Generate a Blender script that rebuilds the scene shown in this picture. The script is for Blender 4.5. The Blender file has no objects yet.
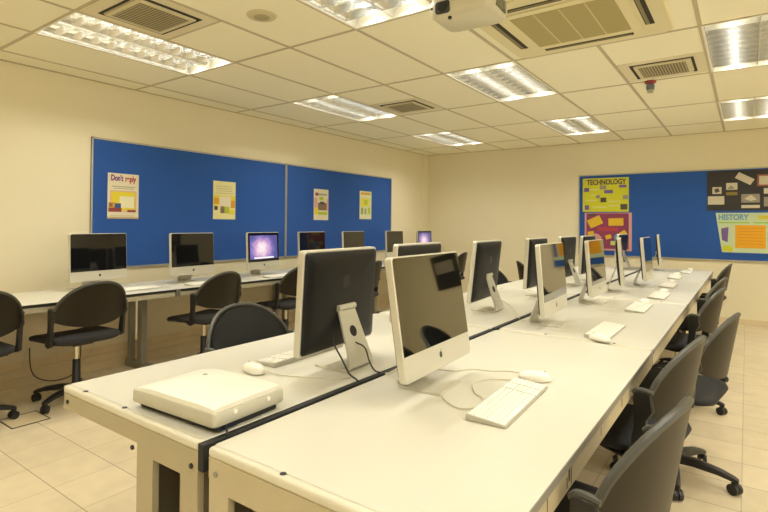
import bpy, bmesh, math, random
from mathutils import Vector, Matrix
random.seed(7)
PI = math.pi
S = bpy.context.scene
PW = 10.2      # watts per tube lamp
WINP = 2.6     # glow of the added fill windows
COL = S.collection

# ------------------------------------------------------------------ materials
MATS = {}
def nodes_of(name):
    m = bpy.data.materials.new(name); m.use_nodes = True
    nt = m.node_tree
    return m, nt, nt.nodes['Principled BSDF']

def mat(name, col, rough=.5, metal=0., noise=0., nscale=40., bump=0., spec=.5, emit=None, estr=0., coat=0., trans=0.):
    if name in MATS: return MATS[name]
    m, nt, b = nodes_of(name)
    b.inputs['Base Color'].default_value = (*col, 1)
    b.inputs['Roughness'].default_value = rough
    b.inputs['Metallic'].default_value = metal
    b.inputs['Specular IOR Level'].default_value = spec
    b.inputs['Coat Weight'].default_value = coat
    if emit:
        b.inputs['Emission Color'].default_value = (*emit, 1)
        b.inputs['Emission Strength'].default_value = estr
    if noise or bump:
        tc = nt.nodes.new('ShaderNodeTexCoord')
        n = nt.nodes.new('ShaderNodeTexNoise'); n.inputs['Scale'].default_value = nscale
        n.inputs['Detail'].default_value = 4
        nt.links.new(tc.outputs['Object'], n.inputs['Vector'])
        if noise:
            mx = nt.nodes.new('ShaderNodeMix'); mx.data_type = 'RGBA'
            mx.inputs['A'].default_value = (*[c * (1 - noise) for c in col], 1)
            mx.inputs['B'].default_value = (*[min(1, c * (1 + noise)) for c in col], 1)
            nt.links.new(n.outputs['Fac'], mx.inputs['Factor'])
            nt.links.new(mx.outputs['Result'], b.inputs['Base Color'])
        if bump:
            bp = nt.nodes.new('ShaderNodeBump'); bp.inputs['Strength'].default_value = bump
            bp.inputs['Distance'].default_value = .002
            nt.links.new(n.outputs['Fac'], bp.inputs['Height'])
            nt.links.new(bp.outputs['Normal'], b.inputs['Normal'])
    MATS[name] = m
    return m

def tile_floor_mat():
    m, nt, b = nodes_of('floor_tile')
    L = nt.links.new
    tc = nt.nodes.new('ShaderNodeTexCoord')
    sep = nt.nodes.new('ShaderNodeSeparateXYZ'); L(tc.outputs['Object'], sep.inputs[0])
    T = .2886
    def line(sock, off, w):
        a = nt.nodes.new('ShaderNodeMath'); a.operation = 'ADD'; a.inputs[1].default_value = -off + w / 2 + 100 * T; L(sock, a.inputs[0])
        mo = nt.nodes.new('ShaderNodeMath'); mo.operation = 'MODULO'; mo.inputs[1].default_value = T; L(a.outputs[0], mo.inputs[0])
        lt = nt.nodes.new('ShaderNodeMath'); lt.operation = 'LESS_THAN'; lt.inputs[1].default_value = w; L(mo.outputs[0], lt.inputs[0])
        fl = nt.nodes.new('ShaderNodeMath'); fl.operation = 'DIVIDE'; fl.inputs[1].default_value = T; L(a.outputs[0], fl.inputs[0])
        f2 = nt.nodes.new('ShaderNodeMath'); f2.operation = 'FLOOR'; L(fl.outputs[0], f2.inputs[0])
        return lt.outputs[0], f2.outputs[0]
    lx, ix = line(sep.outputs['X'], -.02, .0045)
    ly, iy = line(sep.outputs['Y'], 1.09, .0045)
    cmb = nt.nodes.new('ShaderNodeCombineXYZ'); L(ix, cmb.inputs[0]); L(iy, cmb.inputs[1])
    wn = nt.nodes.new('ShaderNodeTexWhiteNoise'); L(cmb.outputs[0], wn.inputs[0])
    ns = nt.nodes.new('ShaderNodeTexNoise'); ns.inputs['Scale'].default_value = 9; ns.inputs['Detail'].default_value = 5
    L(tc.outputs['Object'], ns.inputs['Vector'])
    m1 = nt.nodes.new('ShaderNodeMix'); m1.data_type = 'RGBA'
    m1.inputs['A'].default_value = (.72, .61, .41, 1); m1.inputs['B'].default_value = (.80, .68, .47, 1)
    L(wn.outputs['Value'], m1.inputs['Factor'])
    m2 = nt.nodes.new('ShaderNodeMix'); m2.data_type = 'RGBA'; m2.blend_type = 'MULTIPLY'; m2.inputs['Factor'].default_value = .25
    L(m1.outputs['Result'], m2.inputs['A']); L(ns.outputs['Fac'], m2.inputs['B'])
    m3 = nt.nodes.new('ShaderNodeMix'); m3.data_type = 'RGBA'; m3.inputs['B'].default_value = (.30, .24, .15, 1)
    sc = nt.nodes.new('ShaderNodeMath'); sc.operation = 'MULTIPLY'; sc.inputs[1].default_value = .55; L(lx, sc.inputs[0])
    mxx = nt.nodes.new('ShaderNodeMath'); mxx.operation = 'MAXIMUM'; L(sc.outputs[0], mxx.inputs[0]); L(ly, mxx.inputs[1])
    L(mxx.outputs[0], m3.inputs['Factor']); L(m2.outputs['Result'], m3.inputs['A'])
    L(m3.outputs['Result'], b.inputs['Base Color'])
    b.inputs['Roughness'].default_value = .35
    b.inputs['Specular IOR Level'].default_value = .4
    return m

def screen_mat(name, strength, pale):
    """purple glow wallpaper, in the screen's own coordinates (Y across, Z up)"""
    m, nt, b = nodes_of(name)
    L = nt.links.new
    tc = nt.nodes.new('ShaderNodeTexCoord')
    mp = nt.nodes.new('ShaderNodeMapping'); L(tc.outputs['Object'], mp.inputs[0])
    mp.inputs['Location'].default_value = (0, 0.15, -1.75); mp.inputs['Scale'].default_value = (0, 4.6, 6.2)
    gr = nt.nodes.new('ShaderNodeTexGradient'); gr.gradient_type = 'SPHERICAL'
    nz = nt.nodes.new('ShaderNodeTexNoise'); nz.inputs['Scale'].default_value = 1.5; nz.inputs['Distortion'].default_value = 1.4
    L(mp.outputs[0], nz.inputs['Vector'])
    ad = nt.nodes.new('ShaderNodeVectorMath'); ad.operation = 'MULTIPLY_ADD'
    L(nz.outputs['Color'], ad.inputs[0]); ad.inputs[1].default_value = (0, .55, .55); 
    sb = nt.nodes.new('ShaderNodeVectorMath'); sb.operation = 'SUBTRACT'; sb.inputs[1].default_value = (0, .27, .27)
    L(mp.outputs[0], sb.inputs[0]); L(sb.outputs[0], ad.inputs[2]); L(ad.outputs[0], gr.inputs[0])
    cr = nt.nodes.new('ShaderNodeValToRGB'); L(gr.outputs['Fac'], cr.inputs[0])
    e = cr.color_ramp.elements
    e[0].position = 0; e[0].color = (.10, .09, .30, 1)
    e[1].position = 1; e[1].color = (1, .95, .95, 1)
    for p_, c_ in ((.25, (.22, .17, .50, 1)), (.5, (.62, .36, .62, 1)), (.75, (.95, .75, .82, 1))):
        x = e.new(p_); x.color = c_
    b.inputs['Base Color'].default_value = (.02, .02, .02, 1)
    b.inputs['Roughness'].default_value = .15
    L(cr.outputs['Color'], b.inputs['Emission Color']); b.inputs['Emission Strength'].default_value = strength
    return m

WALL = mat('wall_paint', (.83, .765, .565), .85, noise=.015, nscale=3)
CEIL = mat('ceiling_fibre', (.90, .865, .68), .95, noise=.04, nscale=160, bump=.25)
TBAR = mat('ceiling_bar', (.52, .46, .31), .6)
FLOOR = tile_floor_mat()
TRUNK = mat('trunking', (.78, .68, .46), .6)
SKIRT = mat('skirting_tile', (.72, .60, .40), .5, noise=.12, nscale=6)
LAM = mat('laminate', (.655, .635, .55), .32, noise=.02, nscale=6, spec=.4)
EDGE = mat('edge_band', (.66, .63, .51), .4)
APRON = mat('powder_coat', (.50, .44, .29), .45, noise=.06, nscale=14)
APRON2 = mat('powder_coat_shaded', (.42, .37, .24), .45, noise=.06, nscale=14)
GREYSTEEL = mat('grey_steel', (.30, .29, .24), .4, metal=.3)
EDGEGREY = mat('grey_edge', (.26, .25, .21), .4)
BLACK = mat('black_plastic', (.012, .012, .012), .45)
BLACKSOFT = mat('black_rubber', (.02, .02, .02), .7)
ALU = mat('brushed_aluminium', (.66, .635, .535), .38, metal=.3, noise=.01, nscale=300)
ALUD = mat('frame_aluminium', (.55, .53, .45), .4, metal=.6)
BEZEL = mat('glass_black', (.006, .006, .007), .04, spec=.6)
GLASSR = mat('glass_mirror', (.25, .25, .24), .035, metal=1)
GLASSG = mat('glass_grey', (.10, .10, .095), .05, metal=1)
BACKP = mat('back_plastic', (.010, .010, .010), .42, spec=.3)
LOGO = mat('logo_black', (.01, .01, .01), .3)
BACKLOGO = mat('logo_on_back', (.007, .007, .007), .3)
WHITEP = mat('white_plastic', (.86, .84, .74), .35)
KEYW = mat('key_white', (.90, .88, .80), .45)
CORDW = mat('white_cord', (.66, .62, .48), .5)
CORDB = mat('black_cord', (.03, .03, .028), .5)
SCANW = mat('scanner_white', (.80, .78, .68), .4)
SCANG = mat('scanner_grey', (.52, .50, .41), .4)
SHELL = mat('chair_shell', (.016, .012, .006), .40, spec=.28, noise=.1, nscale=220, bump=.12)
RIM = mat('chair_rim', (.055, .054, .044), .45)
PAD = mat('chair_fabric', (.016, .017, .016), .9, noise=.3, nscale=300, bump=.3)
SEATM = mat('chair_seat', (.014, .014, .016), .75, noise=.3, nscale=300, bump=.2)
CHBLK = mat('chair_black', (.012, .012, .012), .4)
CHROME = mat('chrome', (.75, .72, .62), .2, metal=1)
BOARD = mat('board_felt', (.021, .092, .37), .95, noise=.06, nscale=200, bump=.2)
FIXW = mat('fixture_white', (.86, .84, .76), .4)
LOUV = mat('mirror_louver', (.80, .81, .80), .20, metal=.95)
TUBE = mat('lamp_tube', (.9, .9, .85), .4, emit=(1, .93, .74), estr=6)
ACW = mat('ac_panel', (.74, .68, .43), .45)
ACG = mat('ac_grille', (.44, .38, .17), .6)
ACGL = mat('ac_grille_rib', (.60, .53, .29), .55)
DARK = mat('dark_slot', (.03, .028, .02), .8)
VENTG = mat('vent_blade', (.42, .37, .24), .6)
PROJ = mat('projector_case', (.60, .57, .44), .42)
PROJD = mat('projector_grille', (.20, .20, .13), .6)
LENS = mat('lens_glass', (.01, .01, .012), .05)
GREYC = mat('grey_emblem', (.35, .35, .33), .4)

# ------------------------------------------------------------------ mesh helpers
def link(name, bm, m, parent=None, smooth=False, sharp=35):
    me = bpy.data.meshes.new(name)
    bmesh.ops.recalc_face_normals(bm, faces=bm.faces[:])
    bm.to_mesh(me); bm.free()
    ms = m if isinstance(m, (list, tuple)) else [m]
    for x in ms: me.materials.append(x)
    if smooth:
        for p in me.polygons: p.use_smooth = True
        try: me.set_sharp_from_angle(angle=math.radians(sharp))
        except Exception: pass
    o = bpy.data.objects.new(name, me); COL.objects.link(o)
    if parent: o.parent = parent
    return o

def tag(o, label, cat, group=None):
    o['label'] = label; o['category'] = cat
    if group: o['group'] = group
    return o

def thing(name, label, cat, loc=(0, 0, 0), rz=0, group=None):
    o = bpy.data.objects.new(name, None); o.empty_display_size = .05
    COL.objects.link(o); o.location = loc; o.rotation_euler = (0, 0, rz)
    return tag(o, label, cat, group)

def struct(name, bm, m, parent=None, smooth=False):
    o = link(name, bm, m, parent, smooth)
    if not parent: o['kind'] = 'structure'
    return o

def dup(root, loc, rz, label, group=None):
    r = root.copy(); COL.objects.link(r); r.location = loc; r.rotation_euler = (0, 0, rz)
    r['label'] = label
    if group: r['group'] = group
    def kids(src, dst):
        for ch in list(src.children):
            c = ch.copy(); COL.objects.link(c); c.parent = dst
            kids(ch, c)
    kids(root, r)
    return r

def NB(): return bmesh.new()

def box(bm, x0, x1, y0, y1, z0, z1, bev=0, seg=2, mi=0):
    vs = [bm.verts.new((x, y, z)) for x in (x0, x1) for y in (y0, y1) for z in (z0, z1)]
    f = [(0, 1, 3, 2), (4, 6, 7, 5), (0, 4, 5, 1), (2, 3, 7, 6), (0, 2, 6, 4), (1, 5, 7, 3)]
    fs = [bm.faces.new([vs[i] for i in q]) for q in f]
    for a in fs: a.material_index = mi
    if bev:
        es = list({e for a in fs for e in a.edges})
        r = bmesh.ops.bevel(bm, geom=es, offset=bev, segments=seg, affect='EDGES', profile=.5)
        for a in r['faces']: a.material_index = mi
    return bm

def rrect(w, h, r, n=5):
    pts = []
    for cx, cy, a0 in ((w / 2 - r, h / 2 - r, 0), (-w / 2 + r, h / 2 - r, PI / 2), (-w / 2 + r, -h / 2 + r, PI), (w / 2 - r, -h / 2 + r, 1.5 * PI)):
        for i in range(n + 1):
            a = a0 + PI / 2 * i / n
            pts.append((cx + r * math.cos(a), cy + r * math.sin(a)))
    return pts

def loft(bm, rings, cap0=True, cap1=True, closed=True, mi=0):
    R = [[bm.verts.new(p) for p in ring] for ring in rings]
    n = len(R[0])
    fs = []
    for a, b in zip(R, R[1:]):
        for i in range(n if closed else n - 1):
            j = (i + 1) % n
            fs.append(bm.faces.new((a[i], a[j], b[j], b[i])))
    if cap0: fs.append(bm.faces.new(list(reversed(R[0]))))
    if cap1: fs.append(bm.faces.new(R[-1]))
    for f in fs: f.material_index = mi
    return bm

def prism(bm, pts, d0, d1, axis='x', bev=0, mi=0):
    """pts are 2D; extruded along axis, with a small edge chamfer"""
    def P(p, d):
        if axis == 'x': return (d, p[0], p[1])
        if axis == 'y': return (p[0], d, p[1])
        return (p[0], p[1], d)
    if not bev:
        return loft(bm, [[P(p, d0) for p in pts], [P(p, d1) for p in pts]], mi=mi)
    cx = sum(p[0] for p in pts) / len(pts); cy = sum(p[1] for p in pts) / len(pts)
    hw = max(abs(p[0] - cx) for p in pts); hh = max(abs(p[1] - cy) for p in pts)
    ins = [(cx + (p[0] - cx) * (1 - bev / hw), cy + (p[1] - cy) * (1 - bev / hh)) for p in pts]
    s = 1 if d1 > d0 else -1
    return loft(bm, [[P(p, d0) for p in ins], [P(p, d0 + s * bev) for p in pts], [P(p, d1 - s * bev) for p in pts], [P(p, d1) for p in ins]], mi=mi)

def cyl(bm, c, r, h, axis='z', n=20, r2=None, mi=0):
    r2 = r if r2 is None else r2
    def ring(rr, d):
        o = []
        for i in range(n):
            a = 2 * PI * i / n; u, v = rr * math.cos(a), rr * math.sin(a)
            p = {'z': (u, v, d), 'x': (d, u, v), 'y': (u, d, v)}[axis]
            o.append((c[0] + p[0], c[1] + p[1], c[2] + p[2]))
        return o
    return loft(bm, [ring(r, 0), ring(r2, h)], mi=mi)

def lathe(bm, prof, n=24, c=(0, 0, 0), mi=0):
    rings = [[(c[0] + r * math.cos(2 * PI * i / n), c[1] + r * math.sin(2 * PI * i / n), c[2] + z) for i in range(n)] for r, z in prof]
    return loft(bm, rings, mi=mi)

def smoothpath(pts, n=6):
    P = [Vector(p) for p in pts]; out = []
    for i in range(len(P) - 1):
        p0 = P[max(i - 1, 0)]; p1 = P[i]; p2 = P[i + 1]; p3 = P[min(i + 2, len(P) - 1)]
        for k in range(n):
            t = k / n
            out.append(.5 * ((2 * p1) + (-p0 + p2) * t + (2 * p0 - 5 * p1 + 4 * p2 - p3) * t * t + (-p0 + 3 * p1 - 3 * p2 + p3) * t ** 3))
    out.append(P[-1]); return out

def tube(bm, pts, r, n=8, flat=1.0, mi=0):
    """round (or flattened) tube along a path; r may be a list"""
    P = [Vector(p) for p in pts]; rings = []
    up = Vector((0, 0, 1))
    for i, p in enumerate(P):
        t = (P[min(i + 1, len(P) - 1)] - P[max(i - 1, 0)]).normalized()
        a = t.cross(up)
        if a.length < .05: a = t.cross(Vector((0, 1, 0)))
        a.normalize(); b = a.cross(t).normalized()
        rr = r[i] if isinstance(r, (list, tuple)) else r
        rings.append([p + a * rr * flat * math.cos(2 * PI * k / n) + b * rr * math.sin(2 * PI * k / n) for k in range(n)])
    return loft(bm, rings, mi=mi)

def poly(bm, pts3, mi=0):
    f = bm.faces.new([bm.verts.new(p) for p in pts3]); f.material_index = mi
    return f

def slab(bm, pts3, n, d, mi=0):
    """polygon given a thickness d along n"""
    n = Vector(n) * d
    return loft(bm, [[Vector(p) for p in pts3], [Vector(p) + n for p in pts3]], mi=mi)

def text(name, body, m, parent, size, loc, rot, width=None, ex=.0006):
    c = bpy.data.curves.new(name, 'FONT'); c.body = body; c.size = size; c.extrude = ex; c.offset = size * .036
    c.align_x = 'CENTER'; c.align_y = 'CENTER'
    c.materials.append(m)
    o = bpy.data.objects.new(name, c); COL.objects.link(o); o.parent = parent
    o.location = loc; o.rotation_euler = rot
    bpy.context.view_layer.update()
    me = bpy.data.meshes.new_from_object(o.evaluated_get(bpy.context.evaluated_depsgraph_get()))
    bpy.data.objects.remove(o); bpy.data.curves.remove(c)
    if width:
        xs_ = [v.co.x for v in me.vertices]; k = width / (max(xs_) - min(xs_))
        for v in me.vertices: v.co.x *= k
    me.name = name
    o = bpy.data.objects.new(name, me); COL.objects.link(o); o.parent = parent
    o.location = loc; o.rotation_euler = rot
    return o

# ------------------------------------------------------------------ room
XL, XR, YB, YF, HC = -4.70, 3.0, -3.2, 8.225, 2.513
GX, GY = -4.434, 1.423            # ceiling grid origin, cells 0.6 x 1.2
bm = NB(); box(bm, XL - .1, XR + .1, YB - .1, YF + .1, -.12, 0); struct('floor', bm, FLOOR)
bm = NB(); box(bm, XL - .12, XL, YB - .12, YF + .12, 0, HC + .3); struct('wall_left', bm, WALL)
bm = NB(); box(bm, XR, XR + .12, YB - .12, YF + .12, 0, HC + .3); struct('wall_right', bm, WALL)
bm = NB(); box(bm, XL, XR, YF, YF + .12, 0, HC + .3); struct('wall_far', bm, WALL)
bm = NB(); box(bm, XL, XR, YB - .12, YB, 0, HC + .3); struct('wall_back', bm, WALL)

FIX = []                           # ceiling lights: columns 1, 4, 7, 10; every second row
for cu in (1, 4, 7, 10):
    for rv in (-4, -2, 0, 2, 4):
        FIX.append((cu, rv))
xs = [XL] + [GX + .6 * i for i in range(0, 13) if XL < GX + .6 * i < XR] + [XR]
ys = [YB] + [GY + 1.2 * i for i in range(-6, 8) if YB < GY + 1.2 * i < YF] + [YF]
fixcell = {(round(GX + .6 * u, 3), round(GY + 1.2 * v, 3)) for u, v in FIX}
FIX = [(u, v) for u, v in FIX if GX + .6 * (u + 1) <= XR and GY + 1.2 * v >= YB - .01]
bm = NB()
for a, b in zip(xs, xs[1:]):
    for c, d in zip(ys, ys[1:]):
        if (round(a, 3), round(c, 3)) in fixcell: continue
        box(bm, a, b, c, d, HC, HC + .03)
ceil = struct('ceiling', bm, CEIL)
bm = NB(); box(bm, XL - .1, XR + .1, YB - .1, YF + .1, HC + .3, HC + .36)
o = struct('ceiling_slab', bm, CEIL); o.name = 'ceiling.001'
bm = NB()
for x in xs[1:-1]: box(bm, x - .012, x + .012, YB, YF, HC - .003, HC + .001)
for y in ys[1:-1]: box(bm, XL, XR, y - .012, y + .012, HC - .0034, HC + .001)
hx = GX + 1.2
for v in range(-4, 6):
    if v in (0, 2):
        for cx in ((hx, hx + .6),) + (((GX + 3.6, GX + 4.2),) if v == 2 else ()):
            box(bm, cx[0], cx[1], GY + 1.2 * v + .588, GY + 1.2 * v + .612, HC - .003, HC + .001)
struct('trim_ceiling_grid', bm, TBAR)
# wall-top angle bead
bm = NB()
box(bm, XL, XL + .02, YB, YF, HC - .006, HC); box(bm, XL, XR, YF - .02, YF, HC - .006, HC)
struct('trim_wall_angle', bm, TBAR)
# corner pilaster
bm = NB(); box(bm, XL, XL + .03, 8.04, YF, 0, HC); struct('trim_corner', bm, WALL)
# skirting ledge along the wall under the tables, with two stepped bands
bm = NB(); box(bm, XL, -4.40, YB, 8.04, 0, .068); box(bm, XL, -4.415, YB, 8.04, .068, .125); box(bm, XL, -4.425, YB, 8.04, .125, .19, bev=.004)
struct('baseboard_left', bm, SKIRT)
bm = NB(); box(bm, -4.3, XR, YF - .012, YF, 0, .075); struct('baseboard_far', bm, SKIRT)
# unseen windows added opposite the boards; their glowing panes help light the room
PANE = mat('fill_pane', (.8, .8, .75), .3, emit=(1, .95, .84), estr=WINP)
for i, y in enumerate((-2.6, -.2, 2.2)):
    bm = NB(); box(bm, XR - .012, XR - .002, y, y + 1.8, .95, 2.15)
    w = struct('window_%d' % (i + 1), bm, PANE)
    f = NB()
    for a in ((y - .05, y, .90, 2.2), (y + 1.8, y + 1.85, .90, 2.2), (y, y + 1.8, .90, .95), (y, y + 1.8, 2.15, 2.2), (y + .88, y + .92, .95, 2.15)):
        box(f, XR - .035, XR, *a)
    struct('window_frame', f, GREYSTEEL, w)

# ------------------------------------------------------------------ ceiling lights
def ceiling_light():
    t = thing('ceiling_light', '', 'ceiling light', group='louvred ceiling lights')
    W, Ln, D = .592, 1.192, .085
    bm = NB()                                                   # housing: open tray above the ceiling plane
    z0, z1 = 0, D
    box(bm, -W / 2, W / 2, -Ln / 2, Ln / 2, z1, z1 + .01)
    box(bm, -W / 2, -W / 2 + .006, -Ln / 2, Ln / 2, z0, z1); box(bm, W / 2 - .006, W / 2, -Ln / 2, Ln / 2, z0, z1)
    box(bm, -W / 2, W / 2, -Ln / 2, -Ln / 2 + .006, z0, z1); box(bm, -W / 2, W / 2, Ln / 2 - .006, Ln / 2, z0, z1)
    link('housing', bm, FIXW, t)
    bm = NB(); b = .013
    box(bm, -W / 2, -W / 2 + b, -Ln / 2, Ln / 2, -.004, .002); box(bm, W / 2 - b, W / 2, -Ln / 2, Ln / 2, -.004, .002)
    box(bm, -W / 2, W / 2, -Ln / 2, -Ln / 2 + b, -.0042, .0018); box(bm, -W / 2, W / 2, Ln / 2 - b, Ln / 2, -.0042, .0018)
    link('frame', bm, FIXW, t)
    bm = NB()                                                   # parabolic louvre
    iw, il = W / 2 - b, Ln / 2 - b
    def blade(p0, p1, h0, h1, wt, wb):
        p0, p1 = Vector(p0), Vector(p1); d = (p1 - p0).normalized(); n = Vector((-d.y, d.x, 0))
        rows = []
        for k in range(5):
            s = k / 4; w = wb + (wt - wb) * s * s
            rows.append((h0 + (h1 - h0) * s, w))
        ring = lambda p: [p + n * w / 2 + Vector((0, 0, z)) for z, w in rows] + [p - n * w / 2 + Vector((0, 0, z)) for z, w in reversed(rows)]
        loft(bm, [ring(p0), ring(p1)])
    for k in range(1, 10):
        y = -il + 2 * il * k / 10
        blade((-iw, y, 0), (iw, y, 0), .001, .05, .022, .003)
    for x, wt in ((-iw, .05), (0, .07), (iw, .05)):
        blade((x, -il, 0), (x, il, 0), .0005, .052, wt, .006)
    link('louver', bm, LOUV, t, smooth=True)
    for sx in (-1, 1):
        bm = NB(); cyl(bm, (sx * .137, -.56, .069), .013, 1.12, 'y', 12)
        link('tube', bm, TUBE, t, smooth=True)
    return t
cl0 = None
ROWN = {-4: 'fifth', -2: 'fourth', 0: 'third', 2: 'second', 4: 'first'}
COLN = {1: 'first', 4: 'second', 7: 'third', 10: 'fourth'}
# the lamp of every fixture: one strip area light under each tube
for u, v in FIX:
    lab = 'recessed louvred light, %s from far wall in the %s row counted from blue-boarded wall' % (ROWN[v], COLN[u])
    loc = (GX + .6 * u + .3, GY + 1.2 * v + .6, HC)
    if cl0 is None:
        cl0 = ceiling_light(); cl0.location = loc; cl0['label'] = lab
    else: dup(cl0, loc, 0, lab)
    for sx in (-1, 1):
        ld = bpy.data.lights.new('lamp', 'AREA'); ld.shape = 'RECTANGLE'; ld.size = .035; ld.size_y = 1.1
        ld.energy = PW; ld.color = (1, .965, .855); ld.spread = math.radians(150)
        lo = bpy.data.objects.new('tube_lamp', ld); COL.objects.link(lo)
        lo.location = (loc[0] + sx * .137, loc[1], loc[2] + .0545)

# ------------------------------------------------------------------ ceiling furniture
def ceiling_vent(cx, cy, label, rz=0, first=[None]):
    if first[0]: return dup(first[0], (cx, cy, HC), rz, label)
    t = thing('ceiling_vent', label, 'air vent', (cx, cy, HC), group='square ceiling air vents'); first[0] = t
    bm = NB(); box(bm, -.285, .285, -.285, .285, -.004, -.0005); link('plate', bm, mat('vent_plate', (.74, .68, .49), .6), t)
    bm = NB()
    h = .215
    for a in ((-h, h, h - .03, h), (-h, h, -h, -h + .018), (h - .03, h, -h, h), (-h, -h + .018, -h, h)): box(bm, *a, -.007, -.0035)
    link('slot', bm, DARK, t)
    bm = NB(); box(bm, -.19, .19, -.19, .19, -.016, -.003, bev=.004); link('frame', bm, mat('vent_frame', (.66, .60, .40), .6), t)
    bm = NB()
    for k in range(16): box(bm, -.155, .155, -.155 + k * .02, -.155 + k * .02 + .008, -.0185, -.0155)
    box(bm, -.16, .16, -.16, .16, -.0165, -.0155, mi=1)
    link('grille', bm, [VENTG, mat('vent_dark', (.20, .17, .09), .8)], t)
    return t
ceiling_vent(-2.93, 1.73, 'square air vent in the ceiling beside the big louvred light near blue board')
ceiling_vent(-2.92, 4.67, 'square air vent above the wall computers, two tiles beyond the round disk')
ceiling_vent(-.53, 4.68, 'square air vent with the small red pendant hanging beside it', PI / 2)

t = thing('air_conditioner', 'cream ceiling cassette air conditioner with ribbed brown grille and four slots', 'air conditioner', (-.865, 3.28, HC))
bm = NB(); prism(bm, rrect(1.0, 1.0, .06), -.016, 0, 'z', bev=.006); link('panel', bm, ACW, t)
bm = NB(); box(bm, -.34, .34, -.34, .34, -.024, -.015, bev=.006); link('grille_frame', bm, ACW, t)
bm = NB(); box(bm, -.285, .285, -.285, .285, -.0265, -.022)
for k in range(3):
    x = -.1425 + .1425 * k; box(bm, x - .004, x + .004, -.285, .285, -.0285, -.026, mi=1)
for k in range(38):
    y = -.28 + k * .015; box(bm, -.283, .283, y, y + .006, -.0275, -.026, mi=0)
link('grille', bm, [ACG, ACGL], t)
for a in ((-.28, .28, .375, .415), (-.28, .28, -.415, -.375), (-.415, -.365, -.28, .28), (.365, .415, -.28, .28)):
    bm = NB(); box(bm, *a, -.0185, -.0155); s_ = link('air_slot', bm, DARK, t)
    bm = NB(); x0, x1, y0, y1 = a
    if x1 - x0 > y1 - y0: box(bm, x0 + .01, x1 - .01, y0 + .006, y0 + .022, -.022, -.018)
    else: box(bm, x0 + .006, x0 + .026, y0 + .01, y1 - .01, -.022, -.018)
    link('flap', bm, mat('flap_brown', (.22, .19, .09), .6), s_)

t = thing('ceiling_speaker', 'flat round cream disk set in a ceiling tile near the first vent', 'ceiling disk', (-2.37, 2.12, HC))
bm = NB(); lathe(bm, [(.001, -.012), (.06, -.012), (.085, -.008), (.092, 0)], 32); link('ring', bm, mat('disk_cream', (.62, .56, .36), .6), t, smooth=True)
bm = NB(); lathe(bm, [(.001, -.018), (.035, -.018), (.05, -.0115)], 28); link('cap', bm, mat('disk_dark', (.40, .36, .22), .6), t, smooth=True)

t = thing('pendant_sensor', 'small red and grey pendant hanging from a ceiling bar beside the vent', 'sensor', (-.67, 5.03, HC - .003))
bm = NB(); lathe(bm, [(.001, 0), (.045, 0), (.045, -.014), (.02, -.03), (.001, -.03)], 16); link('cap', bm, mat('sensor_red', (.30, .05, .05), .4), t, smooth=True)
bm = NB(); lathe(bm, [(.03, -.028), (.034, -.045), (.03, -.075), (.001, -.076)], 16); link('body', bm, mat('sensor_grey', (.16, .18, .24), .4), t, smooth=True)
bm = NB(); lathe(bm, [(.022, -.075), (.024, -.10), (.001, -.104)], 16); link('tip', bm, mat('sensor_tip', (.45, .42, .26), .4), t, smooth=True)

# projector
t = thing('projector', 'cream ceiling projector hanging lens-first beside the air conditioner', 'projector', (-1.135, 2.40, 2.290), math.radians(3))
bm = NB()
prof = lambda s, z: [(x * s, y * s, z) for x, y in rrect(.335, .27, .05, 6)]
loft(bm, [prof(.86, 0), prof(.96, .012), prof(1, .035), prof(1, .08), prof(.95, .10)])
link('case', bm, PROJ, t, smooth=True, sharp=50)
bm = NB(); prism(bm, [(p[0] - .085, p[1] + .040) for p in rrect(.078, .060, .014, 5)], -.1385, -.11, 'y', bev=.002); s_ = link('lens_hood', bm, BLACK, t, smooth=True)
bm = NB(); cyl(bm, (-.085, -.1405, .040), .024, .003, 'y', 24); link('lens', bm, LENS, s_, smooth=True)
bm = NB(); cyl(bm, (-.145, -.132, .045), .006, .012, 'y', 14); link('sensor', bm, BLACK, t)
bm = NB()
for k in range(5): box(bm, .158, .171, -.07 + .028 * k, -.052 + .028 * k, .02, .08)
link('grille', bm, PROJD, t)
bm = NB()
for k in range(5): box(bm, -.035 + k * .009, -.028 + k * .009, -.1362, -.134, .06, .067)
link('emblem', bm, GREYC, t)
bm = NB(); cyl(bm, (-.06, -.10, -.012), .009, .014, n=14); link('foot', bm, BLACK, t)
bm = NB(); lathe(bm, [(.06, .10), (.06, .115), (.02, .12), (.02, .215), (.06, .22), (.06, .2225)], 20); link('mount_pole', bm, PROJ, t, smooth=True)

# ------------------------------------------------------------------ notice boards and posters
def board(name, label, axis, a0, a1, z0, z1, wallpos, group=None):
    t = thing(name, label, 'notice board', (wallpos, (a0 + a1) / 2, z0) if axis == 'y' else ((a0 + a1) / 2, wallpos, z0), 0, group)
    h = (a1 - a0) / 2; H = z1 - z0
    bm = NB(); fr = NB()
    if axis == 'y':
        box(bm, 0.001, .012, -h, h, 0, H)
        for q in ((-h, -h + .014, 0, H), (h - .014, h, 0, H), (-h, h, 0, .016), (-h, h, H - .016, H)): box(fr, .001, .018, *q)
    else:
        box(bm, -h, h, -.012, -.001, 0, H)
        for q in ((-h, -h + .014, 0, H), (h - .014, h, 0, H)): box(fr, q[0], q[1], -.018, -.001, q[2], q[3])
        for q in ((0, .016), (H - .016, H)): box(fr, -h, h, -.018, -.001, *q)
    link('felt', bm, BOARD, t); link('frame', fr, ALUD, t)
    return t
board('notice_board', 'blue felt board with purple-titled poster and yellow poster on long wall', 'y', 2.222, 4.628, .82, 2.008, XL, 'blue notice boards on the long wall')
board('notice_board', 'blue felt board with two small posters, next to the far corner', 'y', 4.632, 7.035, .82, 2.008, XL, 'blue notice boards on the long wall')
board('notice_board', 'blue felt board covered with student posters on the far wall', 'x', -2.055, .30, .812, 2.02, YF)

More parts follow.
